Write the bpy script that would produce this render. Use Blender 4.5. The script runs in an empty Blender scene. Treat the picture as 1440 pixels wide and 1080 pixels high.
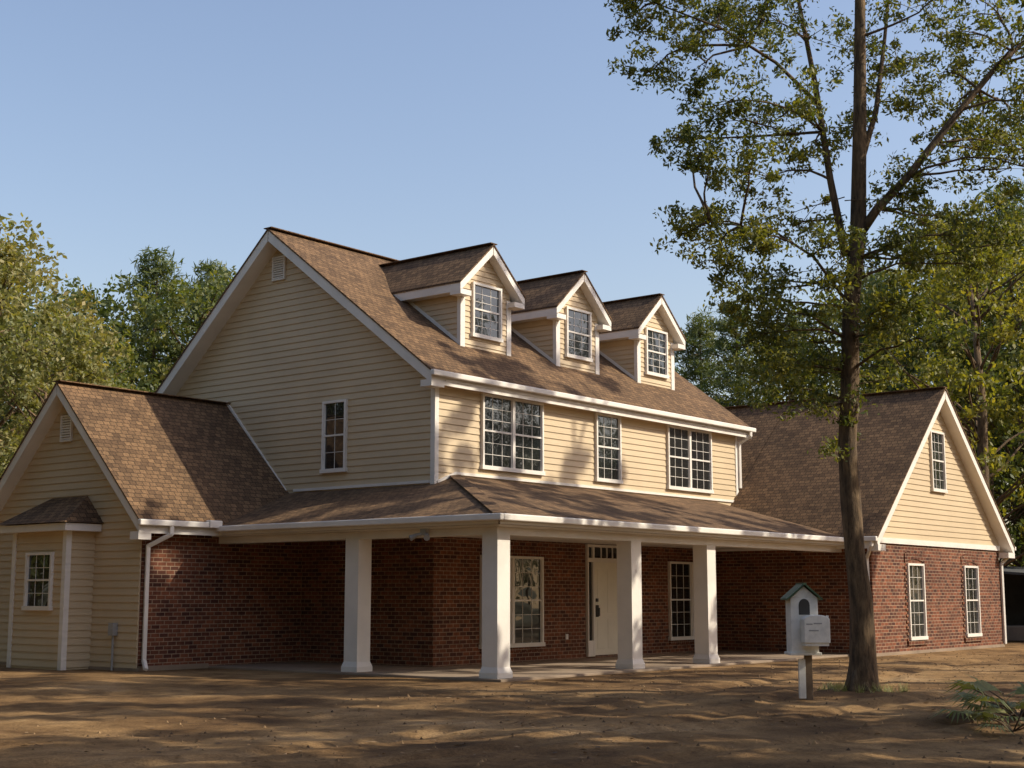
import bpy, bmesh, math, random
import numpy as np
from mathutils import Vector, Matrix, noise
random.seed(7); rng=np.random.default_rng(7)
scene=bpy.context.scene
COL=scene.collection
# ------------------------------------------------------------------ materials
def newmat(name):
    m=bpy.data.materials.new(name); m.use_nodes=True
    nt=m.node_tree; nt.nodes.clear()
    out=nt.nodes.new('ShaderNodeOutputMaterial')
    p=nt.nodes.new('ShaderNodeBsdfPrincipled')
    nt.links.new(p.outputs[0],out.inputs[0])
    return m,nt,p,out
def nd(nt,t,**k):
    n=nt.nodes.new(t)
    for a,b in k.items(): setattr(n,a,b)
    return n
def noise_n(nt,vec,scale,detail=4,rough=.55):
    n=nd(nt,'ShaderNodeTexNoise'); n.inputs['Scale'].default_value=scale
    n.inputs['Detail'].default_value=detail; n.inputs['Roughness'].default_value=rough
    if vec: nt.links.new(vec,n.inputs['Vector'])
    return n
def ramp(nt,fac,stops):
    r=nd(nt,'ShaderNodeValToRGB'); e=r.color_ramp.elements
    e[0].position=stops[0][0]; e[0].color=(*stops[0][1],1)
    e[1].position=stops[-1][0]; e[1].color=(*stops[-1][1],1)
    for s in stops[1:-1]:
        q=e.new(s[0]); q.color=(*s[1],1)
    nt.links.new(fac,r.inputs[0]); return r
def mixc(nt,fac,a,b,mode='MIX'):
    m=nd(nt,'ShaderNodeMix',data_type='RGBA',blend_type=mode)
    for s,v in ((m.inputs[0],fac),(m.inputs[6],a),(m.inputs[7],b)):
        if isinstance(v,(int,float)): s.default_value=v
        elif isinstance(v,tuple): s.default_value=(*v,1)
        else: nt.links.new(v,s)
    return m.outputs[2]
def bump(nt,h,p,strength=.3,dist=.02):
    b=nd(nt,'ShaderNodeBump'); b.inputs['Strength'].default_value=strength
    b.inputs['Distance'].default_value=dist
    nt.links.new(h,b.inputs['Height']); nt.links.new(b.outputs[0],p.inputs['Normal'])
def painted(name,col,rough=.5,var=.12,scale=1.5):
    m,nt,p,o=newmat(name)
    g=nd(nt,'ShaderNodeNewGeometry')
    n=noise_n(nt,g.outputs['Position'],scale,6,.6)
    n2=noise_n(nt,g.outputs['Position'],scale*18,3)
    dark=tuple(c*(1-var*2) for c in col); lite=tuple(min(1,c*(1+var*.4)) for c in col)
    r=ramp(nt,n.outputs[0],[(.25,dark),(.6,col),(.8,lite)])
    nt.links.new(r.outputs[0],p.inputs['Base Color'])
    p.inputs['Roughness'].default_value=rough
    bump(nt,n2.outputs[0],p,.12,.01)
    return m
M_white=painted('white_trim_paint',(.80,.74,.66),.55,.07)
M_siding=painted('beige_vinyl_siding',(.60,.46,.285),.55,.07,.7)
M_door=painted('cream_door_paint',(.80,.74,.60),.45,.05)
M_conc=painted('concrete',(.30,.22,.15),.9,.2,1.2)
M_metal=painted('dark_metal',(.05,.05,.05),.35,.1)
M_grey=painted('grey_plastic',(.35,.34,.32),.5,.1)
M_green=painted('green_roof_paint',(.045,.10,.05),.6,.15,5)
M_birdwhite=painted('weathered_white_wood',(.82,.79,.72),.7,.12,7)
M_wood=painted('weathered_post_wood',(.22,.15,.09),.85,.25,9)
M_shed=painted('dark_shed_tin',(.10,.10,.10),.7,.2,2)
def brickmat():
    m,nt,p,o=newmat('red_brick'); uv=nd(nt,'ShaderNodeUVMap')
    g=nd(nt,'ShaderNodeNewGeometry')
    b=nd(nt,'ShaderNodeTexBrick'); nt.links.new(uv.outputs[0],b.inputs['Vector'])
    b.inputs['Scale'].default_value=1; b.inputs['Brick Width'].default_value=.215
    b.inputs['Row Height'].default_value=.085; b.inputs['Mortar Size'].default_value=.008
    b.inputs['Mortar Smooth'].default_value=.1; b.inputs['Bias'].default_value=-.05
    b.inputs['Color1'].default_value=(.235,.082,.042,1); b.inputs['Color2'].default_value=(.065,.026,.020,1)
    b.inputs['Mortar'].default_value=(.36,.26,.18,1)
    n=noise_n(nt,g.outputs['Position'],.8,6,.65); n2=noise_n(nt,g.outputs['Position'],9,2)
    r=ramp(nt,n.outputs[0],[(.3,(.72,.70,.70)),(.7,(1.1,1.1,1.08))])
    r2=ramp(nt,n2.outputs[0],[(.3,(.75,.73,.72)),(.7,(1.2,1.17,1.12))])
    c=mixc(nt,1.0,b.outputs[0],r.outputs[0],'MULTIPLY'); c=mixc(nt,1.0,c,r2.outputs[0],'MULTIPLY')
    nt.links.new(c,p.inputs['Base Color']); p.inputs['Roughness'].default_value=.85
    p.inputs['Specular IOR Level'].default_value=.25
    inv=nd(nt,'ShaderNodeMath',operation='SUBTRACT'); inv.inputs[0].default_value=1
    nt.links.new(b.outputs['Fac'],inv.inputs[1]); bump(nt,inv.outputs[0],p,.6,.01)
    return m
M_brick=brickmat()
def shingle():
    m,nt,p,o=newmat('brown_asphalt_shingles'); uv=nd(nt,'ShaderNodeUVMap'); g=nd(nt,'ShaderNodeNewGeometry')
    b=nd(nt,'ShaderNodeTexBrick'); nt.links.new(uv.outputs[0],b.inputs['Vector'])
    b.inputs['Scale'].default_value=1; b.inputs['Brick Width'].default_value=.17
    b.inputs['Row Height'].default_value=.13; b.inputs['Mortar Size'].default_value=.009
    b.inputs['Mortar Smooth'].default_value=.3; b.offset_frequency=2; b.offset=.37
    b.inputs['Color1'].default_value=(.22,.135,.072,1); b.inputs['Color2'].default_value=(.115,.071,.041,1)
    b.inputs['Mortar'].default_value=(.05,.033,.022,1)
    n=noise_n(nt,g.outputs['Position'],1.1,5,.6); n2=noise_n(nt,g.outputs['Position'],30,3,.7)
    r=ramp(nt,n.outputs[0],[(.3,(.75,.75,.77)),(.7,(1.15,1.12,1.1))])
    r2=ramp(nt,n2.outputs[0],[(.3,(.6,.6,.6)),(.7,(1.4,1.38,1.34))])
    c=mixc(nt,1.0,b.outputs[0],r.outputs[0],'MULTIPLY'); c=mixc(nt,1.0,c,r2.outputs[0],'MULTIPLY')
    nt.links.new(c,p.inputs['Base Color']); p.inputs['Roughness'].default_value=.92
    p.inputs['Specular IOR Level'].default_value=.2
    inv=nd(nt,'ShaderNodeMath',operation='SUBTRACT'); inv.inputs[0].default_value=1
    nt.links.new(b.outputs['Fac'],inv.inputs[1]); bump(nt,inv.outputs[0],p,.6,.012)
    return m
M_roof=shingle()
def glassmat():
    m,nt,p,o=newmat('window_glass'); g=nd(nt,'ShaderNodeNewGeometry')
    n=noise_n(nt,g.outputs['Position'],.9,2)
    r=ramp(nt,n.outputs[0],[(.35,(.006,.008,.010)),(.7,(.02,.02,.018))])
    nt.links.new(r.outputs[0],p.inputs['Base Color']); p.inputs['Roughness'].default_value=.25
    p.inputs['Specular IOR Level'].default_value=.15
    gl=nd(nt,'ShaderNodeBsdfGlossy'); gl.inputs['Roughness'].default_value=.012
    gl.inputs['Color'].default_value=(.9,.95,1,1)
    fr=nd(nt,'ShaderNodeFresnel'); fr.inputs[0].default_value=1.7
    mx=nd(nt,'ShaderNodeMixShader')
    nt.links.new(fr.outputs[0],mx.inputs[0])
    nt.links.new(p.outputs[0],mx.inputs[1]); nt.links.new(gl.outputs[0],mx.inputs[2])
    n2=noise_n(nt,g.outputs['Position'],1.6,1)
    bb=nd(nt,'ShaderNodeBump'); bb.inputs['Strength'].default_value=.25; bb.inputs['Distance'].default_value=.06
    nt.links.new(n2.outputs[0],bb.inputs['Height']); nt.links.new(bb.outputs[0],gl.inputs['Normal'])
    nt.links.new(mx.outputs[0],o.inputs[0]); return m
M_glass=glassmat()
def leafmat(name,stops,trans=.35):
    m,nt,p,o=newmat(name); g=nd(nt,'ShaderNodeNewGeometry')
    oi=nd(nt,'ShaderNodeObjectInfo')
    n=noise_n(nt,g.outputs['Position'],.45,3)
    a=nd(nt,'ShaderNodeMath',operation='MULTIPLY'); a.inputs[1].default_value=.45
    nt.links.new(g.outputs['Random Per Island'],a.inputs[0])
    b=nd(nt,'ShaderNodeMath',operation='MULTIPLY_ADD'); b.inputs[1].default_value=.8
    nt.links.new(n.outputs[0],b.inputs[0]); nt.links.new(a.outputs[0],b.inputs[2])
    c=nd(nt,'ShaderNodeMath',operation='MULTIPLY_ADD'); c.inputs[1].default_value=.22; 
    nt.links.new(oi.outputs['Random'],c.inputs[0]); nt.links.new(b.outputs[0],c.inputs[2])
    d=nd(nt,'ShaderNodeMath',operation='SUBTRACT'); d.inputs[1].default_value=.2
    nt.links.new(c.outputs[0],d.inputs[0])
    r=ramp(nt,d.outputs[0],stops)
    nt.links.new(r.outputs[0],p.inputs['Base Color']); p.inputs['Roughness'].default_value=.55
    t=nd(nt,'ShaderNodeBsdfTranslucent'); 
    cc=mixc(nt,1.0,r.outputs[0],(1.5,1.45,.55),'MULTIPLY'); nt.links.new(cc,t.inputs[0])
    mx=nd(nt,'ShaderNodeMixShader'); mx.inputs[0].default_value=trans
    nt.links.new(p.outputs[0],mx.inputs[1]); nt.links.new(t.outputs[0],mx.inputs[2])
    nt.links.new(mx.outputs[0],o.inputs[0]); return m
M_leaf_oak=leafmat('oak_leaves',[(.15,(.032,.05,.018)),(.5,(.085,.11,.03)),(.75,(.19,.19,.035)),(.95,(.30,.27,.045))],.4)
M_leaf_dark=leafmat('woodland_leaves',[(.15,(.045,.066,.02)),(.5,(.11,.138,.035)),(.8,(.20,.19,.04)),(1,(.28,.21,.055))],.38)
M_leaf_yel=leafmat('autumn_leaves',[(.15,(.12,.14,.05)),(.5,(.24,.235,.085)),(.8,(.34,.28,.11)),(1,(.36,.25,.11))],.42)
M_leaf_lime=leafmat('yellow_green_leaves',[(.15,(.07,.085,.02)),(.5,(.19,.19,.03)),(.8,(.33,.28,.04)),(1,(.38,.30,.05))],.45)
M_needle=leafmat('pine_needles',[(.15,(.035,.06,.022)),(.5,(.09,.12,.035)),(.9,(.18,.185,.05))],.33)
M_palm=leafmat('palmetto_leaf',[(.1,(.12,.15,.05)),(.6,(.26,.27,.09)),(.9,(.42,.36,.17))],.3)
def barkmat(name,a,b):
    m,nt,p,o=newmat(name); g=nd(nt,'ShaderNodeNewGeometry')
    mp=nd(nt,'ShaderNodeMapping'); mp.inputs['Scale'].default_value=(1,1,.22)
    nt.links.new(g.outputs['Position'],mp.inputs[0])
    n=noise_n(nt,mp.outputs[0],14,6,.7); n1=noise_n(nt,g.outputs['Position'],1.6,3)
    r=ramp(nt,n.outputs[0],[(.35,a),(.65,b)]); r1=ramp(nt,n1.outputs[0],[(.35,(.7,.7,.7)),(.7,(1.25,1.2,1.1))])
    nt.links.new(mixc(nt,1.0,r.outputs[0],r1.outputs[0],'MULTIPLY'),p.inputs['Base Color'])
    p.inputs['Roughness'].default_value=.95; bump(nt,n.outputs[0],p,.9,.05); return m
M_bark=barkmat('tree_bark',(.055,.036,.021),(.22,.145,.08))
def groundmat():
    m,nt,p,o=newmat('sandy_dirt'); g=nd(nt,'ShaderNodeNewGeometry'); P=g.outputs['Position']
    n=noise_n(nt,P,.3,8,.65); n2=noise_n(nt,P,1.9,6,.7); n3=noise_n(nt,P,28,4,.75)
    r=ramp(nt,n.outputs[0],[(.34,(.085,.046,.020)),(.46,(.19,.108,.045)),(.57,(.33,.20,.088)),(.78,(.48,.33,.18))])
    r2=ramp(nt,n2.outputs[0],[(.3,(.5,.46,.42)),(.5,(.95,.95,.95)),(.75,(1.2,1.18,1.12))])
    r3=ramp(nt,n3.outputs[0],[(.3,(.6,.57,.53)),(.55,(1,1,1)),(.75,(1.2,1.18,1.12))])
    c=mixc(nt,1.0,r.outputs[0],r2.outputs[0],'MULTIPLY'); c=mixc(nt,1.0,c,r3.outputs[0],'MULTIPLY')
    ln=nd(nt,'ShaderNodeVectorMath',operation='LENGTH'); nt.links.new(P,ln.inputs[0])
    mr=nd(nt,'ShaderNodeMapRange'); mr.inputs[1].default_value=34; mr.inputs[2].default_value=48
    nt.links.new(ln.outputs['Value'],mr.inputs[0])
    c=mixc(nt,mr.outputs[0],c,(.10,.085,.035))
    nt.links.new(c,p.inputs['Base Color']); p.inputs['Roughness'].default_value=.97
    p.inputs['Specular IOR Level'].default_value=.2
    ad=nd(nt,'ShaderNodeMath',operation='MULTIPLY_ADD'); ad.inputs[1].default_value=2.5
    nt.links.new(n2.outputs[0],ad.inputs[0]); nt.links.new(n3.outputs[0],ad.inputs[2])
    bump(nt,ad.outputs[0],p,.6,.04); return m
M_ground=groundmat()
def straw():
    m,nt,p,o=newmat('dry_leaf_litter'); g=nd(nt,'ShaderNodeNewGeometry')
    r=ramp(nt,g.outputs['Random Per Island'],[(.0,(.06,.035,.018)),(.5,(.17,.10,.045)),(1,(.33,.21,.10))])
    nt.links.new(r.outputs[0],p.inputs['Base Color']); p.inputs['Roughness'].default_value=.9; return m
M_litter=straw()
# ------------------------------------------------------------------ builders
def empty(name):
    e=bpy.data.objects.new(name,None); COL.objects.link(e); return e
class B:
    def __init__(s): s.v=[]; s.f=[]
    def poly(s,pts):
        n=len(s.v); s.v+= [tuple(p) for p in pts]; s.f.append(list(range(n,n+len(pts))))
    def box(s,x0,x1,y0,y1,z0,z1):
        n=len(s.v)
        s.v+=[(x0,y0,z0),(x1,y0,z0),(x1,y1,z0),(x0,y1,z0),(x0,y0,z1),(x1,y0,z1),(x1,y1,z1),(x0,y1,z1)]
        s.f+=[[n+i for i in q] for q in ((3,2,1,0),(4,5,6,7),(0,1,5,4),(1,2,6,5),(2,3,7,6),(3,0,4,7))]
        return s
    def prism(s,pts,vec):
        n=len(s.v); k=len(pts); vec=Vector(vec)
        s.v+=[tuple(p) for p in pts]+[tuple(Vector(p)+vec) for p in pts]
        s.f.append([n+i for i in range(k)]); s.f.append([n+k+i for i in reversed(range(k))])
        for i in range(k):
            j=(i+1)%k; s.f.append([n+i,n+k+i,n+k+j,n+j])
        return s
    def beam(s,p1,p2,w,h,up=(0,0,1)):
        p1=Vector(p1);p2=Vector(p2); d=(p2-p1).normalized(); sd=d.cross(Vector(up)).normalized(); u=sd.cross(d)
        a=[p1+sd*(x*w/2)+u*(y*h/2) for x,y in ((-1,-1),(1,-1),(1,1),(-1,1))]
        return s.prism(a,p2-p1)
    def tube(s,pts,rad,seg=9,wob=0.0):
        pts=[Vector(p) for p in pts]; rings=[]
        for i,p in enumerate(pts):
            d=(pts[min(i+1,len(pts)-1)]-pts[max(i-1,0)]).normalized()
            x=d.cross(Vector((.3,1,.1))); x.normalize(); y=d.cross(x)
            n=len(s.v)
            for k in range(seg):
                t=2*math.pi*k/seg; r=rad[i]
                if wob: r*=1+wob*noise.noise((p*1.7)+Vector((math.cos(t),math.sin(t),0))*1.5)
                s.v.append(tuple(p+x*math.cos(t)*r+y*math.sin(t)*r))
            rings.append(n)
        for a,b in zip(rings,rings[1:]):
            for k in range(seg):
                s.f.append([a+k,a+(k+1)%seg,b+(k+1)%seg,b+k])
        s.f.append([rings[-1]+k for k in range(seg)]); s.f.append([rings[0]+k for k in reversed(range(seg))])
    def obj(s,name,mat,parent=None,bevel=0,recalc=True,smooth=False):
        me=bpy.data.meshes.new(name); me.from_pydata(s.v,[],s.f); me.update()
        if recalc:
            bm=bmesh.new(); bm.from_mesh(me); bmesh.ops.recalc_face_normals(bm,faces=bm.faces); bm.to_mesh(me); bm.free()
        uvl=me.uv_layers.new(name='UVMap').data; Z=Vector((0,0,1))
        for pl in me.polygons:
            n=pl.normal
            if abs(n.z)>.97: u=Vector((1,0,0)); w=Vector((0,1,0))
            else:
                u=Z.cross(n).normalized(); w=n.cross(u)
            for li in pl.loop_indices:
                c=me.vertices[me.loops[li].vertex_index].co; uvl[li].uv=(c.dot(u)+50,c.dot(w)+50)
            pl.use_smooth=smooth
        me.materials.append(mat)
        o=bpy.data.objects.new(name,me); COL.objects.link(o)
        if parent: o.parent=parent
        if bevel:
            b=o.modifiers.new('bevel','BEVEL'); b.width=bevel; b.segments=2; b.limit_method='ANGLE'
        return o
house=empty('brick_house')
def laps(b,org,u,n,z0,z1,ext,course=.15,lip=.024):
    u=Vector(u);n=Vector(n);org=Vector(org); z=z0
    while z<z1-.01:
        zb=min(z+course,z1); a0,a1=ext(z); c0,c1=ext(zb)
        if a1-a0<.02: break
        if c1<c0: c0=c1=(c0+c1)/2
        P=lambda t,zz,o: org+u*t+n*o+Vector((0,0,zz))
        b.poly([P(a0,z,lip),P(a1,z,lip),P(c1,zb,.003),P(c0,zb,.003)])
        b.poly([P(a0,z,.0),P(a1,z,.0),P(a1,z,lip),P(a0,z,lip)])
        b.poly([P(a0,z,0),P(a0,z,lip),P(c0,zb,.003)]); b.poly([P(a1,z,0),P(a1,z,lip),P(c1,zb,.003)])
        z=zb
def slab(shing,deck,pts,inset=.02,td=.2,ts=.045):
    pts=[Vector(p) for p in pts]
    shing.prism(pts,(0,0,-ts))
    q=list(pts)
    k=len(pts); n=(pts[1]-pts[0]).cross(pts[2]-pts[0]).normalized()
    for i in range(k):
        e1=(pts[i]-pts[i-1]).normalized(); e2=(pts[(i+1)%k]-pts[i]).normalized()
        i1=n.cross(e1); i2=n.cross(e2)
        dn=1+i1.dot(i2); q[i]=pts[i]+(i1+i2)*(inset/max(dn,.3))
    deck.prism([p-Vector((0,0,ts+.001)) for p in q],(0,0,-td))
sh=B(); dk=B(); sid=B(); core=B(); br=B(); tr=B(); gut=B()
FE,RZ,RY=6.24,10.1,4.95
fz=lambda y:FE+.745*(y+.25)
BS=.877; BE=9.35
# main block
br.box(0,12.7,0,9.1,-.3,3.86)
core.prism([(0.0,0.0,3.861),(0,9.1,3.861),(0,9.1,6.2),(0,4.95,9.9),(0,0,6.2)],(12.7,0,0))
slab(sh,dk,[(-.45,-.3,FE-.04),(13.1,-.3,FE-.04),(13.1,RY,RZ),(-.45,RY,RZ)],td=.26)
slab(sh,dk,[(-.45,RY,RZ),(13.1,RY,RZ),(13.1,BE,FE),(-.45,BE,FE)],td=.26)
def ext_main(z):
    a=max(.0,(z+.1-FE)/.745-.25); c=min(9.1,RY+(RZ-.1-z)/BS); return a,c
laps(sid,(0,0,0),(0,1,0),(-1,0,0),3.75,9.95,ext_main)
laps(sid,(0,0,0),(1,0,0),(0,-1,0),3.8,6.1,lambda z:(0.0,12.7))
laps(sid,(12.7,0,0),(0,1,0),(1,0,0),3.75,9.95,ext_main)
tr.box(-.035,.09,-.035,.09,3.8,6.2)            # corner boards
tr.box(12.61,12.735,-.035,.09,3.9,6.2)
tr.box(.1,12.6,-.03,-.001,5.98,6.16)           # frieze
tr.box(-.44,-.03,-.29,.02,5.86,6.0)            # cornice return
tr.box(0,12.7,-.3,0,6.0,6.03)
sh.beam((-.45,RY,RZ+.01),(13.1,RY,RZ+.01),.28,.02)
# left wing
WX,WY,WR,WZ,WE=-4.4,4.0,6.75,6.1,3.02
WS=(WZ-WE)/(WR-3.65)
br.box(WX+.02,-.001,WY,9.4,-.3,2.95)
core.prism([(WX,WY+.03,-.3),(WX,9.5,-.3),(WX,9.5,2.95),(WX,WR,5.9),(WX,WY+.03,3.0)],(.1,0,0))
slab(sh,dk,[(-4.75,3.65,WE),(0.0,3.65,WE),(0.0,WR,WZ),(-4.75,WR,WZ)],td=.24)
slab(sh,dk,[(-4.75,WR,WZ),(0.0,WR,WZ),(0.0,9.85,WE),(-4.75,9.85,WE)],td=.24)
def ext_w(z):
    return max(WY+.03,3.65+(z+.1-WE)/WS), min(9.5,WR+(WZ-.1-z)/WS)
laps(sid,(WX,0,0),(0,1,0),(-1,0,0),.02,5.95,ext_w)
sh.beam((-4.75,WR,WZ+.01),(0,WR,WZ+.01),.28,.02)
tr.box(-4.74,WX-.03,3.67,3.95,2.62,2.78)
# bay on left wing
core.box(-5.08,WX,5.6,7.5,-.2,2.85)
laps(sid,(-5.08,0,0),(0,1,0),(-1,0,0),.05,2.82,lambda z:(5.6,7.5))
laps(sid,(0,5.6,0),(1,0,0),(0,-1,0),.05,2.82,lambda z:(-5.08,WX))
tr.box(-5.115,-4.99,5.565,5.69,0,2.86); tr.box(-5.115,-4.99,7.41,7.535,0,2.86)
tr.box(-5.3,WX-.03,5.35,7.75,2.83,2.98)
e=[(-5.36,5.3,3.0),(-5.36,7.8,3.0),(WX,5.3,3.0),(WX,7.8,3.0)]
sh.poly([e[0],e[1],(-4.42,7.2,3.6),(-4.42,5.9,3.6)]); sh.poly([e[0],(-4.42,5.9,3.6),(WX,5.3,3.0)]); sh.poly([e[1],(-4.42,7.2,3.6),(WX,7.8,3.0)])
sh.poly([e[0],e[1],e[3],e[2]])
# right wing
RX0,RX1,RYF=11.5,20.4,-4.5
EX0,EX1,RRX,RRZ,REZ=11.15,20.85,15.98,7.27,2.97
RS=(RRZ-REZ)/(RRX-EX0)
br.box(RX0,RX1,RYF,-.001,-.3,2.9); br.box(12.701,RX1,-.002,7,-.3,2.9)
core.prism([(RX0+.02,RYF+.02,2.9),(RX1-.02,RYF+.02,2.9),(RRX,RYF+.02,7.1)],(0,.1,0))
slab(sh,dk,[(EX0,0.0,REZ),(EX0,-4.85,REZ),(RRX,-4.85,RRZ),(RRX,0.0,RRZ)],td=.26)
slab(sh,dk,[(12.75,-.02,REZ+RS*(12.75-EX0)),(RRX,-.02,RRZ),(RRX,7.4,RRZ),(12.75,7.4,REZ+RS*(12.75-EX0))],td=.2)
slab(sh,dk,[(RRX,-4.85,RRZ),(EX1,-4.85,REZ),(EX1,7.4,REZ),(RRX,7.4,RRZ)],td=.26)
sh.beam((RRX,-4.85,RRZ+.01),(RRX,7.4,RRZ+.01),.28,.02)
def ext_r(z):
    return max(RX0,EX0+(z+.1-REZ)/RS), min(RX1,EX1-(z+.1-REZ)/RS)
laps(sid,(0,RYF,0),(1,0,0),(0,-1,0),2.98,7.15,ext_r)
tr.box(RX0,RX1,RYF-.05,RYF-.001,2.84,2.98)
tr.box(11.17,11.62,-4.84,-4.55,2.62,2.78); tr.box(20.3,20.83,-4.84,-4.55,2.62,2.78)
# dormers
def dormer(cx):
    y0=1.05; x0,x1=cx-.9,cx+.9
    core.box(x0,x1,y0,3.3,6.9,8.6)
    core.prism([(x0,y0,8.6),(x1,y0,8.6),(cx,y0,9.45)],(0,2.8,0))
    laps(sid,(0,y0,0),(1,0,0),(0,-1,0),7.0,9.5,lambda z:(max(x0,cx-1.2+(z+.12-8.64)/.85),min(x1,cx+1.2-(z+.12-8.64)/.85)),course=.13)
    laps(sid,(x0,0,0),(0,1,0),(-1,0,0),6.95,8.6,lambda z:(y0,3.2),course=.13)
    laps(sid,(x1,0,0),(0,1,0),(1,0,0),6.95,8.6,lambda z:(y0,3.2),course=.13)
    ez,rz=8.64,9.72
    ye=(ez-FE)/.745-.25+.1; yr=(rz-FE)/.745-.25+.15
    slab(sh,dk,[(cx-1.2,ye,ez),(cx-1.2,.78,ez),(cx,.78,rz),(cx,yr,rz)],td=.2)
    slab(sh,dk,[(cx,yr,rz),(cx,.78,rz),(cx+1.2,.78,ez),(cx+1.2,ye,ez)],td=.2)
    sh.beam((cx,.78,rz+.01),(cx,yr,rz+.01),.24,.02)
    for sx in(-1,1):
        xa=cx+sx*.9; tr.box(min(xa,xa-sx*.1)-.03,max(xa,xa-sx*.1)+.03,y0-.035,y0+.07,6.95,8.5)
        xe=cx+sx*1.18; xw=cx+sx*.80
        tr.box(min(xe,xw),max(xe,xw),.80,1.12,8.34,8.46)
        tr.box(min(cx+sx*.93,xe),max(cx+sx*.93,xe),1.12,2.9,8.40,8.43)
    tr.box(x0-.02,x1+.02,y0-.04,y0-.003,7.05,7.17)
    for xx in (x0-.025,x1+.025):
        tr.beam((xx,y0,fz(y0)+.03),(xx,3.1,fz(3.1)+.03),.02,.09)
for cx in(2.92,6.58,10.22): dormer(cx)
# porch roof
PE,PY,PX=2.95,-4.0,-2.72
k1,k2=.275,.327
hx=PX+(4.05-PE)/k2
slab(sh,dk,[(PX,PY,PE),(EX0+.3,PY,PE),(EX0+.3,0.02,4.055),(hx,0.02,4.055)],td=.14)
slab(sh,dk,[(PX,4.7,PE),(PX,PY,PE),(hx,0.02,4.055),(0.02,0.02,3.846),(0.02,4.7,3.846)],td=.14)
sh.beam((PX,PY,PE+.01),(hx,0,4.065),.26,.022)
tr.box(hx,12.6,-.05,-.001,4.07,4.13); tr.box(-.05,-.001,.1,4.3,3.86,3.92)
tr.beam((.05,-.03,3.88),(hx,-.03,4.10),.05,.06)
tr.beam((-.03,4.55,3.85),(-.03,WR,WZ+.02),.05,.09)
ce=B(); ce.box(PX+.1,0,PY+.1,3.99,2.74,2.77); ce.box(0.0,11.49,PY+.1,-.002,2.74,2.77)
ce.obj('porch_ceiling',M_white,house)
tr.box(-2.42,-2.12,-3.7,4.0,2.60,2.738); tr.box(-2.12,11.49,-3.7,-3.4,2.60,2.738)
# gutters
def gutter(p,q,dz=-.06): gut.beam(Vector(p)+Vector((0,0,dz)),Vector(q)+Vector((0,0,dz)),.11,.12)
gutter((-.5,-.36,FE-.05),(13.15,-.36,FE-.05)); 
gutter((PX-.06,3.6,PE),(PX-.06,PY-.11,PE)); gutter((PX,PY-.06,PE),(EX0-.1,PY-.06,PE))
gutter((-4.8,3.59,WE),(PX-.12,3.59,WE)); gutter((EX0-.06,-4.85,REZ),(EX0-.06,PY-.12,REZ)); gutter((EX1+.06,-4.85,REZ),(EX1+.06,7.4,REZ))
gut.box(PX-.35,PX-.02,3.5,3.66,2.9,3.06)
gut.obj('gutters',M_white,house,bevel=.02)
def downspout(pts):
    b=B()
    for p,q in zip(pts,pts[1:]):
        p=Vector(p);q=Vector(q); d=(q-p).normalized(); b.beam(p-d*.02,q+d*.02,.085,.07,up=(.3,.9,.2))
    b.obj('downspout',M_white,house,bevel=.012)
downspout([(-4.0,3.58,2.88),(-4.0,3.58,2.74),(-4.3,3.93,2.5),(-4.3,3.93,.22),(-4.42,3.7,.06)])
downspout([(11.1,-4.7,2.86),(11.1,-4.7,2.75),(11.45,-4.4,2.45),(11.45,-4.4,.1)])
downspout([(20.9,-4.7,2.86),(20.9,-4.7,2.75),(20.46,-4.55,2.45),(20.46,-4.55,.1)])
downspout([(12.9,-.36,6.05),(12.9,-.36,5.95),(12.78,-.06,5.75),(12.78,-.06,4.5)])
sh.obj('roof_shingles',M_roof,house); dk.obj('roof_deck_and_fascia',M_white,house); sid.obj('lap_siding',M_siding,house,recalc=False)
core.obj('siding_walls',M_siding,house); br.obj('brick_walls',M_brick,house)
def vent(c,w,h):
    n=9
    for i in range(n):
        z=c[2]-h/2+h*(i+.5)/n; tr.beam((c[0]-.035,c[1]-w/2,z),(c[0]-.035,c[1]+w/2,z),.05,h/n*.6)
    tr.box(c[0]-.07,c[0]-.02,c[1]-w/2-.04,c[1]-w/2,c[2]-h/2-.04,c[2]+h/2+.04)
    tr.box(c[0]-.07,c[0]-.02,c[1]+w/2,c[1]+w/2+.04,c[2]-h/2-.04,c[2]+h/2+.04)
    tr.box(c[0]-.07,c[0]-.02,c[1]-w/2,c[1]+w/2,c[2]+h/2,c[2]+h/2+.04); tr.box(c[0]-.07,c[0]-.02,c[1]-w/2,c[1]+w/2,c[2]-h/2-.04,c[2]-h/2)
vent((0,4.97,9.2),.36,.5); vent((WX,6.75,5.1),.33,.5)
tr.obj('trim_boards',M_white,house)
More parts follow.
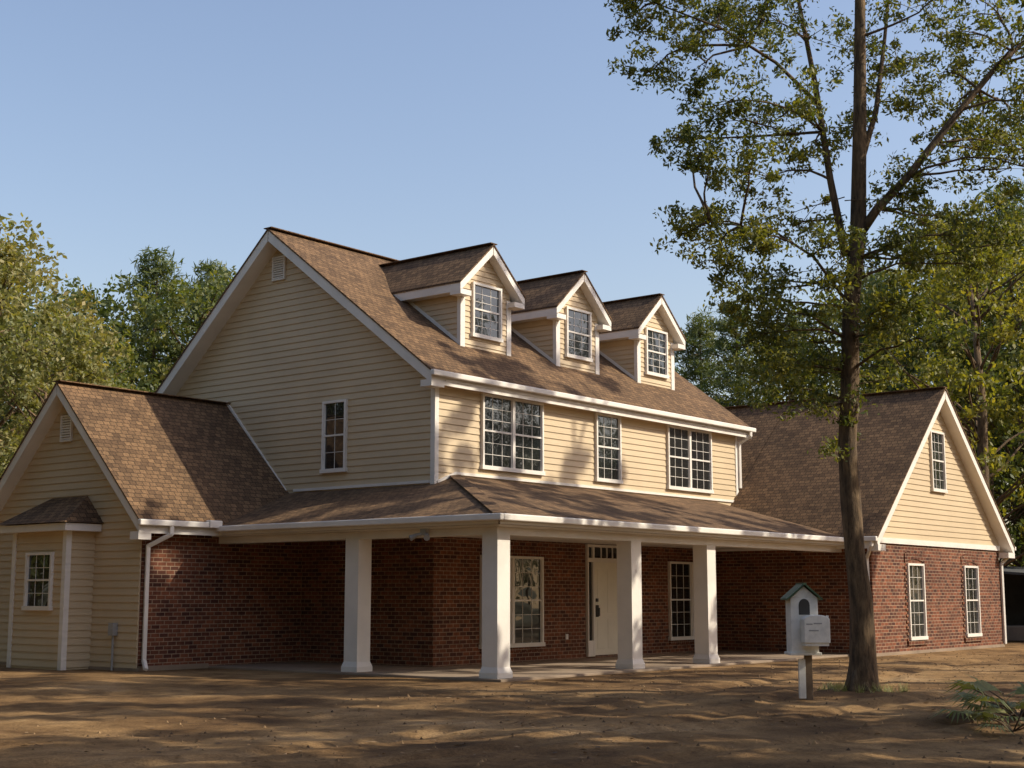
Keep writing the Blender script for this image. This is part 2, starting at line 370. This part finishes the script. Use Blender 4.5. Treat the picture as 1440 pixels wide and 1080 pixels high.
# windows
def window(org,u,n,w,z0,z1,units=1,cols=3,rows=6,proud=.03,fr=.055):
    org=Vector(org);u=Vector(u);n=Vector(n); f=B(); g=B()
    def bx(b,a0,a1,c0,c1,o0,o1):
        b.prism([org+u*a0+Vector((0,0,c0))+n*o0,org+u*a1+Vector((0,0,c0))+n*o0,org+u*a1+Vector((0,0,c1))+n*o0,org+u*a0+Vector((0,0,c1))+n*o0],n*(o1-o0))
    uw=w/units
    bx(g,.02,w-.02,z0+.02,z1-.02,-.01,proud)
    o=proud
    bx(f,0,fr,z0,z1,-.02,o+.055); bx(f,w-fr,w,z0,z1,-.02,o+.055)
    bx(f,fr,w-fr,z1-fr,z1,-.02,o+.052); bx(f,-.03,w+.03,z0-.05,z0+fr*.7,-.02,o+.07)
    zm=(z0+z1)/2
    for i in range(units):
        a=i*uw+(fr if i==0 else fr*.8); c=(i+1)*uw-(fr if i==units-1 else fr*.8)
        if i>0: bx(f,i*uw-fr*.8,i*uw+fr*.8,z0+fr*.7,z1-fr,-.01,o+.05)
        bx(f,a,c,zm-.02,zm+.02,0,o+.03)
        bx(f,a,a+.02,z0+fr*.7,z1-fr,0,o+.022); bx(f,c-.02,c,z0+fr*.7,z1-fr,0,o+.022)
        for k in range(1,cols):
            x=a+(c-a)*k/cols; bx(f,x-.0055,x+.0055,z0+fr*.7,z1-fr,0,o+.008)
        for k in range(1,rows):
            if k*2==rows: continue
            z=z0+fr*.7+(z1-fr-z0-fr*.7)*k/rows; bx(f,a+.02,c-.02,z-.0055,z+.0055,0,o+.0065)
    f.obj('window_frame',M_white,house); g.obj('window_glass',M_glass,house)
FU,FN=(1,0,0),(0,-1,0)
for x,w,u in((1.5,2.2,2),(5.82,1.06,1),(9.05,2.2,2)): window((x,0,0),FU,FN,w,4.3,5.93,u,3,6)
for x,w,u in((1.5,2.2,2),(9.05,2.2,2)): window((x,0,0),FU,FN,w,.42,2.38,u,3,6,proud=.012)
for cx in(2.92,6.58,10.22): window((cx-.53,1.05,0),FU,FN,1.06,7.5,8.75,1,3,6)
window((0,2.6,0),(0,1,0),(-1,0,0),.76,4.28,5.86,1,2,4)
window((-5.08,6.0,0),(0,1,0),(-1,0,0),.95,1.25,2.4,1,3,4)
window((15.45,RYF,0),FU,FN,.95,4.4,6.05,1,3,6)
for x in(13.6,17.5): window((x,RYF,0),FU,FN,1.05,.4,2.35,1,3,6,proud=.012)
so=B()
for x in(13.6,17.5):
    k=13
    for i in range(k):
        t=(i+.5)/k; xx=x-.12+1.29*t; so.box(xx-.042,xx+.042,RYF-.03,RYF+.02,2.37+.10*math.sin(math.pi*t),2.60+.10*math.sin(math.pi*t))
    for i in range(13): 
        z=.33+i*.156; so.box(x-.14,x-.012,RYF-.028,RYF+.02,z,z+.07); so.box(x+1.062,x+1.19,RYF-.028,RYF+.02,z,z+.07)
    for i in range(k):
        t=(i+.5)/k; xx=x-.12+1.29*t; so.box(xx-.042,xx+.042,RYF-.05,RYF+.02,.22,.335)
for x,w in((1.5,2.2),(9.05,2.2)):
    k=int(w/.095)
    for i in range(k): 
        xx=x+(i+.5)*w/k; so.box(xx-.04,xx+.04,-.045,.02,.27,.36); so.box(xx-.04,xx+.04,-.02,.02,2.39,2.6)
so.obj('soldier_bricks',M_brick,house)
# door
d=B(); d.box(5.7,6.72,-.03,.02,.1,2.3)
d.obj('door_slab',M_door,house)
d=B()
for (a,c,z0,z1) in((5.85,6.15,.25,.95),(6.28,6.6,.25,.95),(5.85,6.15,1.1,2.15),(6.28,6.6,1.1,2.15)):
    d.box(a,c,-.036,-.029,z0,z1); 
d.obj('door_panels',M_door,house,bevel=.006)
d=B(); d.box(5.42,5.46,-.07,.0,.08,2.72); d.box(5.64,5.7,-.07,0,.08,2.72); d.box(6.72,6.82,-.07,0,.08,2.72)
d.box(5.46,6.72,-.068,0,2.3,2.4); d.box(5.46,6.72,-.068,0,2.66,2.72); d.box(5.46,5.64,-.066,0,.08,.45)
for x in(6.02,6.26,6.5): d.box(x-.01,x+.01,-.05,0,2.4,2.66)
d.obj('door_frame',M_white,house)
d=B(); d.box(5.47,6.71,-.02,.0,2.41,2.65); d.box(5.465,5.635,-.02,0,.45,2.3); d.obj('transom_glass',M_glass,house)
d=B(); d.box(5.78,5.84,-.09,-.03,1.0,1.28); d.box(5.79,5.83,-.13,-.09,1.02,1.22); d.box(5.78,5.84,-.08,-.03,1.36,1.44); d.obj('door_handle',M_metal,house,bevel=.008)
# porch slab and columns
s=B(); s.box(-2.62,11.49,-3.95,-.001,-.2,.045); s.box(-2.62,-.001,0.0,3.99,-.2,.045); s.obj('porch_slab',M_conc,house,bevel=.015)
for (x,y) in((-2.27,-3.55),(2.02,-3.55),(4.98,-3.55),(-2.27,-.05)):
    c=B(); c.box(x-.18,x+.18,y-.18,y+.18,.2,2.599)
    c.box(x-.215,x+.215,y-.215,y+.215,-.15,.14)
    n=len(c.v); c.v+=[(x-.215,y-.215,.14),(x+.215,y-.215,.14),(x+.215,y+.215,.14),(x-.215,y+.215,.14),(x-.18,y-.18,.24),(x+.18,y-.18,.24),(x+.18,y+.18,.24),(x-.18,y+.18,.24)]
    c.f+=[[n+i for i in q] for q in((0,1,5,4),(1,2,6,5),(2,3,7,6),(3,0,4,7))]
    c.obj('porch_column',M_white,house)
s=B(); s.box(-4.43,-4.2,3.96,9.5,-.3,.06); s.box(-4.38,-2.63,3.955,4.02,-.3,.1); s.box(11.46,20.44,-4.54,-4.3,-.3,.08); s.obj('foundation',M_conc,house)
s=B(); s.tube([(-4.47,4.75,-.1),(-4.47,4.75,.75)],[.025,.025],8); s.box(-4.54,-4.42,4.67,4.83,.7,.95); s.obj('utility_conduit',M_grey,house)
s=B(); s.box(-2.6,-2.5,-2.12,-1.98,2.62,2.74)
for dy in(-.14,.14): s.tube([(-2.55,-2.05,2.66),(-2.62,-2.05+dy,2.62),(-2.72,-2.05+dy*1.5,2.56)],[.025,.035,.06],10)
s.obj('flood_light',M_grey,house)
s=B(); s.box(4.6,4.68,-.03,0,.5,.62); s.obj('outlet_cover',M_white,house)
# ------------------------------------------------------------------ trees
def leaves(cent,rad,n,size,asp=.45,droop=0.0,flat=.75):
    p=rng.normal(size=(n,3)); p/=np.linalg.norm(p,axis=1)[:,None]; p*=(rng.random((n,1))**.5)
    p=np.array(cent)+p*np.array([rad,rad,rad*flat])
    d=rng.normal(size=(n,3)); d[:,2]-=droop; d/=np.linalg.norm(d,axis=1)[:,None]
    e=rng.normal(size=(n,3)); s=np.cross(d,e); s/=np.linalg.norm(s,axis=1)[:,None]
    L=size*(.6+.8*rng.random((n,1)))
    return np.stack([p-d*L/2,p+s*L*asp/2,p+d*L/2,p-s*L*asp/2],1)
def treemesh(name,bark,quads,leafm,smooth=True):
    nb=len(bark.v); q=np.concatenate(quads) if quads else np.zeros((0,4,3))
    V=bark.v+[tuple(x) for x in q.reshape(-1,3).tolist()]
    k=len(q); F=bark.f+(np.arange(k*4).reshape(-1,4)+nb).tolist()
    me=bpy.data.meshes.new(name); me.from_pydata(V,[],F); me.materials.append(M_bark); me.materials.append(leafm)
    mi=np.zeros(len(F),dtype=np.int32); mi[len(bark.f):]=1; me.polygons.foreach_set('material_index',mi)
    sm=np.zeros(len(F),dtype=bool); sm[:len(bark.f)]=True; me.polygons.foreach_set('use_smooth',sm)
    me.update(); return me
def branch(b,p,q,r0,r1,n=5,bend=.12,seg=6):
    p=Vector(p);q=Vector(q); L=(q-p).length; pts=[];
    off=Vector((random.uniform(-1,1),random.uniform(-1,1),random.uniform(-.3,1)))*bend*L
    for i in range(n+1):
        t=i/n; pts.append(p.lerp(q,t)+off*math.sin(math.pi*t)+Vector((random.uniform(-1,1),random.uniform(-1,1),random.uniform(-1,1)))*.02*L*(0<i<n))
    b.tube(pts,[r0+(r1-r0)*i/n for i in range(n+1)],seg); return pts
Dv=Vector((.7801,.6257,0)); Rv=Vector((.6257,-.7801,0))   # house-yard axes: Dv towards the back-right, Rv to the east
def yard_tree():
    b=B(); P=lambda l,z,dd=0:Rv*l+Dv*dd+Vector((0,0,z))
    tk=[P(0,-.2),P(0,.12),P(.02,.5),P(.04,1.4),P(-.03,2.2),P(-.08,3),P(-.10,3.9),P(-.04,4.6),P(.03,6.1),P(.2,7.4),P(.3,9.4),P(.38,11.4),P(.3,13.5),P(.35,15.2)]
    b.tube(tk,[.31,.25,.205,.175,.165,.158,.152,.15,.14,.13,.105,.08,.05,.02],14,.22)
    for i in range(7):   # root flare
        t=i*math.tau/7+.3; v=Vector((math.cos(t),math.sin(t),0)); b.tube([v*.1+Vector((0,0,.4)),v*.2+Vector((0,0,.12)),v*.36+Vector((0,0,-.08))],[.09,.08,.04],7)
    limbs=[[P(.15,7.25),P(.5,7.75,-.1),P(.98,8.25,-.2),P(1.86,9.35,-.3),P(2.5,10.1,-.2),P(3.2,10.75,0),P(4.3,11.9,.3)],
           [P(-.02,7.0),P(-.2,8.3,.1),P(-.35,10.0,.3),P(-.55,11.6,.5),P(-.8,13.2,.6)],
           [P(.3,8.6),P(.7,9.6,.5),P(1.0,11.0,.9),P(1.3,12.8,1.2)],
           [P(-.3,9.6,.2),P(-1.1,10.2,-.2),P(-2.0,10.7,-.4),P(-3.1,11.1,-.5)],
           [P(0,6.2),P(-.6,6.9,-.3),P(-1.3,7.3,-.5),P(-2.3,7.4,-.6)]]
    lr=[(.085,.025),(.07,.02),(.055,.02),(.035,.012),(.03,.01)]
    anchors=[]
    for l,(r0,r1) in zip(limbs,lr):
        b.tube(l,[r0+(r1-r0)*i/(len(l)-1) for i in range(len(l))],8,.1)
        for p,q in zip(l,l[1:]): anchors+= [p.lerp(q,t) for t in(.0,.5,1)]
    anchors+=[tk[i].lerp(tk[i+1],t) for i in range(7,13) for t in(0,.33,.66)]
    cl=[(-3.35,11.2,.5),(-2.9,10.75,.6),(-2.2,11.05,.6),(-2.4,9.95,.65),(-1.7,10.25,.75),(-1.2,11.2,.75),(-1.6,9.3,.65),(-2.2,8.95,.5),(-1.0,9.6,.7),(-.5,10.7,.7),(-.45,8.9,.55),(-1.2,8.45,.65),(-2.05,7.65,.5),(-2.6,7.3,.4),(-1.4,7.55,.6),(-.7,7.7,.6),(-1.1,6.7,.6),(-.5,6.9,.5),(-1.25,5.95,.55),(-.65,5.6,.6),(-.9,4.95,.5),(.25,5.7,.4),(-.4,4.5,.4),(-1.5,6.4,.5),
        (-1.9,11.4,.6),(-2.0,9.4,.5),(-.6,6.2,.5),(-1.0,5.4,.6),(-1.7,8.2,.5),(-1.3,5.1,.45),(-1.6,5.6,.4),(-2.9,11.4,.4),(-2.1,6.9,.35),(-2.3,8.3,.4),(.4,9.5,.45),(1.4,8.4,.5),(1.9,9.2,.6),(1.3,10.6,.6),(2.2,10.8,.7),(3.3,9.7,.6),(.5,7.0,.4),(1.5,7.2,.5),
        (-1.4,10.8,.6),(-.8,9.2,.5),(-1.6,7.0,.4),(-1.8,6.1,.4),(2.6,10.2,.6),(2.9,9.2,.5),(2.2,9.8,.5),(2.4,8.2,.5),(3.0,8.1,.5),(-3.5,10.7,.4),(-3.1,10.3,.4),(-2.6,9.3,.4),
        (.8,11,.7),(1.5,11.2,.8),(2.3,11.1,.8),(3.0,10.7,.75),(1.8,10.2,.7),(1.0,10.0,.5),(2.7,9.7,.7),(3.2,8.9,.6),(2.2,8.7,.6),(1.7,7.9,.6),(2.6,7.8,.5),(.85,8.0,.4),(1.05,6.9,.5),(1.7,6.7,.5),(.6,6.0,.4),(1.1,5.4,.4),(2.2,7.0,.4),(3.7,10.2,.6),(3.9,11.3,.7)]
    for i in range(26):
        t=random.random()*math.tau; r=random.random()**.6*2.9; cl.append((math.cos(t)*r+.3,12+random.random()*3.2*(1-r/4.5),.75,math.sin(t)*r))
    Q=[]
    for c in cl:
        dd=c[3] if len(c)>3 else random.uniform(-1.4,1.4)
        ctr=P(c[0],c[1],dd)
        a=min(anchors,key=lambda k:(k-ctr).length+max(0,k.z-ctr.z)*1.2)
        pts=branch(b,a,ctr,.026,.008,6,.14,5)
        for j in range(15):
            o=Vector(rng.normal(size=3).tolist()); o=o.normalized()*c[2]*(random.random()**.5)*1.35; o.z*=.75
            s=ctr+o; 
            if j%2==0: branch(b,pts[random.choice((4,5,6))],s,.008,.003,3,.1,3)
            Q.append(leaves(s,random.uniform(.12,.32),random.randint(28,70),.088,.42,.4))
    for i in range(30):
        z=random.uniform(3.8,8); t=random.random()*math.tau; a=P(0,z); L=random.uniform(.5,1.5)
        e=a+Vector((math.cos(t),math.sin(t),random.uniform(-.5,.2)))*L
        pts=branch(b,a,e,.01,.003,5,.15,4)
        for p in pts[2:]: Q.append(leaves(p,.2,14,.088,.42,.5))
    me=treemesh('oak_tree',b,Q,M_leaf_oak); o=bpy.data.objects.new('oak_tree',me); COL.objects.link(o); o.location=(-1.36,-10.16,-.03); return o
yard_tree()
def broad(name,H,R,base,mat,nc=70,per=110,size=.26,gap=.8,tight=.62):
    b=B(); b.tube([(0,0,-.3),(.05,0,H*.25),(-.1,.1,H*.55),(.1,0,H*.85)],[.28,.22,.15,.04],9,.1); Q=[]
    for i in range(nc):
        t=random.random()*math.tau; u=random.random(); z=base+(H-base)*u
        prof=math.sin(math.pi*min(1,max(.06,u*.86+.12)))**.6
        r=R*prof*(.35+.65*random.random()**.5)*random.uniform(.8,1.12)
        c=Vector((math.cos(t)*r,math.sin(t)*r,z))
        cr=random.uniform(.65,1.35)*gap*R/3.6
        if i%2==0: branch(b,(0,0,max(base*.7,z-r*.7)),c,.06,.015,4,.1,5)
        for k in range(4):
            o=Vector(rng.normal(size=3).tolist()).normalized()*cr*.75
            Q.append(leaves(c+o,cr*tight,per//4,size,.5,.2,.7))
    return treemesh(name,b,Q,mat)
def pine(name,H,R,base,nb=60,size=.34):
    b=B(); b.tube([(0,0,-.3),(.05,0,H*.3),(0,.08,H*.65),(0,0,H)],[.24,.2,.13,.02],9,.08); Q=[]
    for i in range(nb):
        u=(i+random.random())/nb; z=base+(H-base)*u*.98; t=i*2.4+random.random(); r=R*(1-u)**.65*random.uniform(.5,1.15)+.3
        e=Vector((math.cos(t)*r,math.sin(t)*r,z+r*random.uniform(-.05,.35)))
        branch(b,(0,0,z),e,.045,.012,4,.06,4)
        for k in range(5):
            f=.35+.65*(k+random.random())/5; c=Vector((0,0,z)).lerp(e,f)+Vector(rng.normal(size=3).tolist())*.22
            Q.append(leaves(c,.5,34,size,.16,-.3,.6))
    return treemesh(name,b,Q,M_needle)
mA=broad('broad_a',13,4.2,3.5,M_leaf_dark,85,130,.24)
mB=broad('broad_b',12.5,4.0,2.0,M_leaf_yel,105,150,.21,.7)
mC=broad('broad_c',14,4.0,2.0,M_leaf_dark,95,130,.24,.9)
mD=broad('broad_d',14,4.0,3.0,M_leaf_lime,85,140,.20,.72)
mP=pine('pine_a',16,3.0,5.5,70)
mQ=pine('pine_b',15,3.2,3.5,80)
mS=broad('shade_tree',16,3.9,5.5,M_leaf_oak,34,460,.21,.85,.42)
mT=broad('tall_shade_tree',22,4.2,9.0,M_leaf_oak,30,480,.20,.82,.38)
CAMP=Vector((-22.33,-20.01,0))
def place(me,name,x,y,s=1,rz=None,sz=None):
    o=bpy.data.objects.new(name,me); COL.objects.link(o); o.location=(x,y,0)
    o.rotation_euler=(0,0,random.random()*6.28 if rz is None else rz); o.scale=(s,s,sz or s); return o
def site(a,l): v=CAMP+Dv*a+Rv*l; return v.x,v.y
for me,nm,a,l,s in((mB,'autumn_tree',44,-16.3,1.0),(mB,'autumn_tree',41,-13.6,.72),(mB,'autumn_tree',47,-19.5,1.1),(mC,'broadleaf_tree',56,-16.5,.98),(mC,'broadleaf_tree',55,-12.3,1.0),(mQ,'pine_tree',58,-14.8,1.04),(mP,'pine_tree',60,-12.9,.98),
    (mA,'broadleaf_tree',60,-11.8,1.08),(mB,'autumn_tree',55,-10.2,.98),(mA,'broadleaf_tree',50,-14.8,.8),(mA,'broadleaf_tree',62,-20,1.1),(mC,'broadleaf_tree',66,-23,1.1),(mA,'broadleaf_tree',52,-20.5,.9),
    (mQ,'pine_tree',70,9.4,1.02),(mP,'pine_tree',66,10.6,.95),(mD,'broadleaf_tree',62,12.3,.95),(mP,'pine_tree',72,7.2,1.0),(mA,'broadleaf_tree',72,5.2,1.1),(mC,'broadleaf_tree',60,14.4,1.05),(mQ,'pine_tree',62,16.5,1.05),(mA,'broadleaf_tree',66,18.5,1.25),
    (mQ,'pine_tree',58,18.6,1.15),(mD,'broadleaf_tree',54,19.6,1.12),(mD,'broadleaf_tree',47,15.6,1.02),(mA,'broadleaf_tree',53,17.8,.9),(mP,'pine_tree',60,21.5,1.2),(mC,'broadleaf_tree',66,23.5,1.2),(mA,'broadleaf_tree',60,25,1.2),(mQ,'pine_tree',54,22.6,1.2),(mD,'broadleaf_tree',70,15,1.1)):
    x,y=site(a,l); place(me,nm,x,y,s)
# shade trees east of the yard
for x,y,s in((-.2,-18.9,.9),(-3.6,-22.0,.95),(-7.2,-24.2,1.0),(2.5,-24,1.05),(9,-27,1.0),(-2,-27,1.0),(-6.2,-19.8,.62)):
    place(mS,'oak_tree',x,y,s)
for x,y,s in((6.3,-14.3,.85),(10.6,-15.2,.92),(14.8,-15.8,1.08)):
    place(mT,'oak_tree',x,y,s)
# trees added beyond the east side to give the front windows dark reflections
for x,y,me,s in((31,-25,mC,1.1),(37,-19,mA,1.15),(27,-33,mC,1.15),(42,-13,mC,1.15),(35,-31,mP,1.2),(21,-38,mA,1.15)):
    place(me,'pine_tree' if me is mP else 'broadleaf_tree',x,y,s)
# unseen trees added west and behind the camera, blocking sky light on the gable
for x,y,me,s in((-13.5,9,mC,1.15),(-15.5,3.5,mA,1.15),(-18.5,-3,mC,.9),(-10.5,15,mC,1.15),(-19,8,mP,1.2),(-22,2,mC,1.2),(-26,-4,mA,1.2),(-27.5,-11,mC,1.15),(-31,-17,mA,1.15),(-30,-25,mC,1.15),(-24,-31,mA,1.15),(-17,-33,mC,1.15),(-15,16,mA,1.2),(-21,13,mC,1.2)):
    place(me,'broadleaf_tree' if me in(mA,mC) else 'pine_tree',x,y,s)
wc=bpy.data.collections.new('distant_woodland_trees')
for ring,(rad,cnt) in enumerate(((62,46),(78,56))):
    for i in range(cnt):
        t=i/cnt*math.tau+random.uniform(-.05,.05); r=rad+random.uniform(-5,5)
        x,y=8+math.cos(t)*r,0+math.sin(t)*r
        v=Vector((x,y,0))-CAMP
        if v.length<30: continue
        o=bpy.data.objects.new('woodland_tree_part',random.choice((mA,mC,mP,mQ,mB,mD))); wc.objects.link(o)
        o.location=(x,y,0); o.rotation_euler=(0,0,random.random()*6.28); s=random.uniform(.8,1.05); o.scale=(s,s,s)
inst=bpy.data.objects.new('distant_woodland',None); inst.instance_type='COLLECTION'; inst.instance_collection=wc; COL.objects.link(inst)
# ------------------------------------------------------------------ ground
def gh(x,y):
    v=Vector((x,y,0)); dx=max(-5.5-x,0,x-21); dy=max(-4.6-y,0,y-10); dd=math.hypot(dx,dy)
    k=min(1,dd/2.5); h=.10*k*(noise.noise(v*.22)+.5*noise.noise(v*.7))+.03*k*noise.noise(v*2.3)
    m=math.exp(-((x+1.3)**2+(y+10.1)**2)/3.0)*.02
    ru=0
    for c0,sl,am in((-7.2,.05,1.2),(-8.9,.05,1.2),(-11.2,-.12,.9),(-12.9,-.12,.9)):
        yy=c0+sl*x+am*math.sin(x*.13+c0*.02); ru+=math.exp(-((y-yy)/.17)**2)*.035-math.exp(-((abs(y-yy)-.3)/.12)**2)*.015
    return h*.8+m-.03*k-ru*k
def axis(lo,hi,c0,c1,fine):
    a=list(np.arange(c0,c1+.001,fine)); x=c0; st=fine
    while x>lo: st*=1.35; x-=st; a.insert(0,x)
    x=c1; st=fine
    while x<hi: st*=1.35; x+=st; a.append(x)
    return a
xs=axis(-500,500,-18,24,.16); ys=axis(-500,500,-18,10,.12)
V=[(x,y,gh(x,y) if abs(x)<60 and abs(y)<60 else -.04) for y in ys for x in xs]; nx=len(xs)
F=[(j*nx+i,j*nx+i+1,(j+1)*nx+i+1,(j+1)*nx+i) for j in range(len(ys)-1) for i in range(nx-1)]
me=bpy.data.meshes.new('ground'); me.from_pydata(V,[],F); me.materials.append(M_ground)
me.polygons.foreach_set('use_smooth',[True]*len(F)); o=bpy.data.objects.new('ground',me); COL.objects.link(o)
lv=[];lf=[]
for i in range(5200):
    x=random.uniform(-14,16); y=random.uniform(-17,-4.2)
    if noise.noise(Vector((x*.35,y*.35,3)))+random.uniform(-.4,.4)<0.12: continue
    z=gh(x,y)+.012; t=random.random()*6.28; L=random.uniform(.02,.055); w=L*random.uniform(.15,.6)
    c,s_=math.cos(t),math.sin(t); n=len(lv)
    for (a,bq,zz) in((-L,0,0),(0,-w,random.uniform(0,.015)),(L,0,random.uniform(0,.01)),(0,w,0)): lv.append((x+a*c-bq*s_,y+a*s_+bq*c,z+zz))
    lf.append([n,n+1,n+2,n+3])
for i in range(1300):
    x=random.uniform(-13,16); y=random.uniform(-17,-4.6); r=random.uniform(.01,.03)*(2.0 if random.random()<.03 else 1); z=gh(x,y)+r*.3; n=len(lv)
    for k in range(6):
        t=k*math.tau/6; q=random.uniform(.7,1.2)*r; lv.append((x+math.cos(t)*q,y+math.sin(t)*q,z-r*.5))
    lv.append((x+random.uniform(-.3,.3)*r,y,z+r*.7))
    for k in range(6): lf.append([n+k,n+(k+1)%6,n+6])
me=bpy.data.meshes.new('leaf_litter'); me.from_pydata(lv,[],lf); me.materials.append(M_litter)
o=bpy.data.objects.new('leaf_litter',me); COL.objects.link(o)
gq=[]
for i in range(60):
    t=random.random()*6.28; r=random.uniform(.2,.75); x,y=-1.3+math.cos(t)*r,-10.11+math.sin(t)*r
    for k in range(9):
        h=random.uniform(.04,.14); z=gh(x,y); a=random.random()*6.28; w=.008; lx,ly=math.cos(a)*.06,math.sin(a)*.06
        xx=x+random.uniform(-.04,.04); yy=y+random.uniform(-.04,.04)
        gq.append([(xx-w,yy,z),(xx+w,yy,z),(xx+lx+w*.3,yy+ly,z+h),(xx+lx-w*.3,yy+ly,z+h)])
me=treemesh('grass_tufts',B(),[np.array(gq)],M_palm); COL.objects.link(bpy.data.objects.new('grass_tufts',me))
# ------------------------------------------------------------------ palmetto
def palmetto(x,y,n,seed,sc=1.0):
    random.seed(seed); b=B(); Q=[]
    base=Vector((0,0,0))
    for i in range(n):
        t=random.random()*6.28; L=random.uniform(.35,.8); el=random.uniform(.1,.8)
        hub=Vector((math.cos(t)*math.cos(el),math.sin(t)*math.cos(el),math.sin(el)))*L
        b.tube([base,hub*.5+Vector((0,0,.05)),hub],[.012,.01,.006],5)
        d=hub.normalized(); sd=d.cross(Vector((0,0,1))).normalized()
        for k in range(17):
            a=(k-8)/8*1.55; v=(d*math.cos(a)+sd*math.sin(a)); l=random.uniform(.38,.52)*(1-.15*abs(a))
            tip=hub+v*l+Vector((0,0,-.12*random.random()-.06)); mid=hub+v*l*.5; w=v.cross(d.cross(sd)).normalized()*.018
            Q.append(np.array([[hub[:],(mid+w)[:],tip[:],(mid-w)[:]]]))
    me=treemesh('saw_palmetto',b,Q,M_palm); o=bpy.data.objects.new('saw_palmetto',me); COL.objects.link(o); o.location=(x,y,gh(x,y)); o.scale=(sc,)*3
x,y=site(18.2,6.35); palmetto(x,y,20,3,1.05)
x,y=site(17.0,5.85); palmetto(x,y,11,5,.7)
random.seed(11)
# ------------------------------------------------------------------ birdhouse mailbox
mb=empty('birdhouse_mailbox')
bx=B(); bx.box(-.05,.05,-.05,.05,-.2,.75); bx.obj('post',M_wood,mb,bevel=.006)
bx=B(); bx.box(-.15,-.052,-.055,.0,.02,.58); bx.obj('number_board',M_birdwhite,mb,bevel=.004)
bx=B(); bx.box(-.30,.16,-.2,.22,.64,.68); bx.box(-.27,.13,-.16,.18,.68,1.46)
bx.prism([(-.27,-.16,1.46),(.13,-.16,1.46),(-.07,-.16,1.63)],(0,.34,0)); bx.obj('birdhouse_body',M_birdwhite,mb,bevel=.006)
bx=B(); bx.beam((-.07,-.24,1.665),(-.07,.26,1.665),.05,.03)
bx.prism([(-.33,-.23,1.43),(-.33,.25,1.43),(-.07,.25,1.655),(-.07,-.23,1.655)],(0,0,.025)); bx.prism([(-.07,-.23,1.655),(-.07,.25,1.655),(.19,.25,1.43),(.19,-.23,1.43)],(0,0,.025)); bx.obj('birdhouse_roof',M_green,mb)
bx=B(); pts=[(-.07+.08*math.cos(t),-.165,1.36+.09*math.sin(t)) for t in np.linspace(0,math.pi,9)]+[(-.15,-.165,1.22),(.01,-.165,1.22)]
bx.prism(pts,(0,.01,0)); bx.obj('entrance_shade_plate',M_metal,mb)  # dark plate on the solid front, painting in the shade of the opening
bx=B(); pr=[(-.15,0),( .15,0),(.15,.29)]+[(.15*math.cos(t),.29+.06*math.sin(t)) for t in np.linspace(.3,math.pi-.3,7)]+[(-.15,.29)]
bx.prism([(.05+p[0]*1.25,-.42,.82+p[1]*1.15) for p in pr],(0,.25,0)); bx.obj('mailbox_body',M_birdwhite,mb,bevel=.012)
bx=B(); bx.box(-.12,.22,-.4,-.1,.78,.82); bx.box(.24,.25,-.3,-.27,.96,1.21); bx.box(.24,.25,-.27,-.2,1.13,1.21); bx.obj('mailbox_shelf',M_birdwhite,mb)
bx=B()
for (a,z,w) in((-.06,1.08,.09),(.06,1.09,.12),(.0,.99,.14)): bx.box(a-w/2,a+w/2,-.423,-.4205,z,z+.018)
bx.obj('mailbox_lettering',M_grey,mb)
x,y=site(21.1,4.32); mb.location=(x,y,gh(x,y)); mb.rotation_euler=(0,0,math.radians(-50))
# ------------------------------------------------------------------ open shed beyond the garage wing
shd=empty('open_shed'); x,y=site(50,18.9)
q=B(); q.prism([(-3,-3,2.1),(3,-3,2.1),(3,3,2.5),(-3,3,2.5)],(0,0,.08)); q.box(-2.9,2.9,2.7,2.8,0,2.4); q.box(2.7,2.8,-2.7,2.7,0,2.2); q.obj('tin_roof_and_walls',M_shed,shd)
q=B(); [q.box(a-.06,a+.06,c-.06,c+.06,-.2,2.12) for a in(-2.8,0,2.8) for c in(-2.8,)]; q.obj('posts',M_wood,shd)
q=B(); q.box(-2.6,-1.0,-1.8,0,0,.5); q.box(-.5,.8,-2,-.6,0,.9); q.obj('stored_crates',M_conc,shd,bevel=.04)
shd.location=(x,y,0); shd.rotation_euler=(0,0,math.radians(-30))
# ------------------------------------------------------------------ light, sky, camera
sd=Vector((1,-1.6,1.42)).normalized()
L=bpy.data.lights.new('sun','SUN'); L.energy=5.0; L.angle=math.radians(.53); L.color=(1,.92,.76)
so_=bpy.data.objects.new('sun',L); COL.objects.link(so_); so_.rotation_euler=sd.to_track_quat('Z','Y').to_euler(); so_.location=(20,-30,40)
w=bpy.data.worlds.new('World'); scene.world=w; w.use_nodes=True; nt=w.node_tree
sky=nt.nodes.new('ShaderNodeTexSky'); sky.sky_type='NISHITA'; sky.sun_disc=False
sky.sun_elevation=math.asin(sd.z); sky.sun_rotation=math.atan2(sd.x,sd.y); sky.dust_density=1.9; sky.air_density=1.3; sky.ozone_density=1.8
bg=nt.nodes['Background']; 
mm=nt.nodes.new('ShaderNodeMix'); mm.data_type='RGBA'; mm.blend_type='MULTIPLY'; mm.inputs[0].default_value=1; mm.inputs[7].default_value=(1.27,1.16,1.18,1)
nt.links.new(sky.outputs[0],mm.inputs[6]); nt.links.new(mm.outputs[2],bg.inputs[0]); bg.inputs[1].default_value=.15
cam=bpy.data.cameras.new('camera'); cam.lens=49.95; cam.sensor_width=36; cam.clip_end=2000
co=bpy.data.objects.new('camera',cam); COL.objects.link(co); co.location=(-22.33,-20.01,1.5)
th=math.radians(8.48); fw=Dv*math.cos(th)+Vector((0,0,math.sin(th)))
co.rotation_euler=fw.to_track_quat('-Z','Y').to_euler(); scene.camera=co
scene.view_settings.view_transform='Standard'; scene.view_settings.look='None'; scene.view_settings.exposure=0
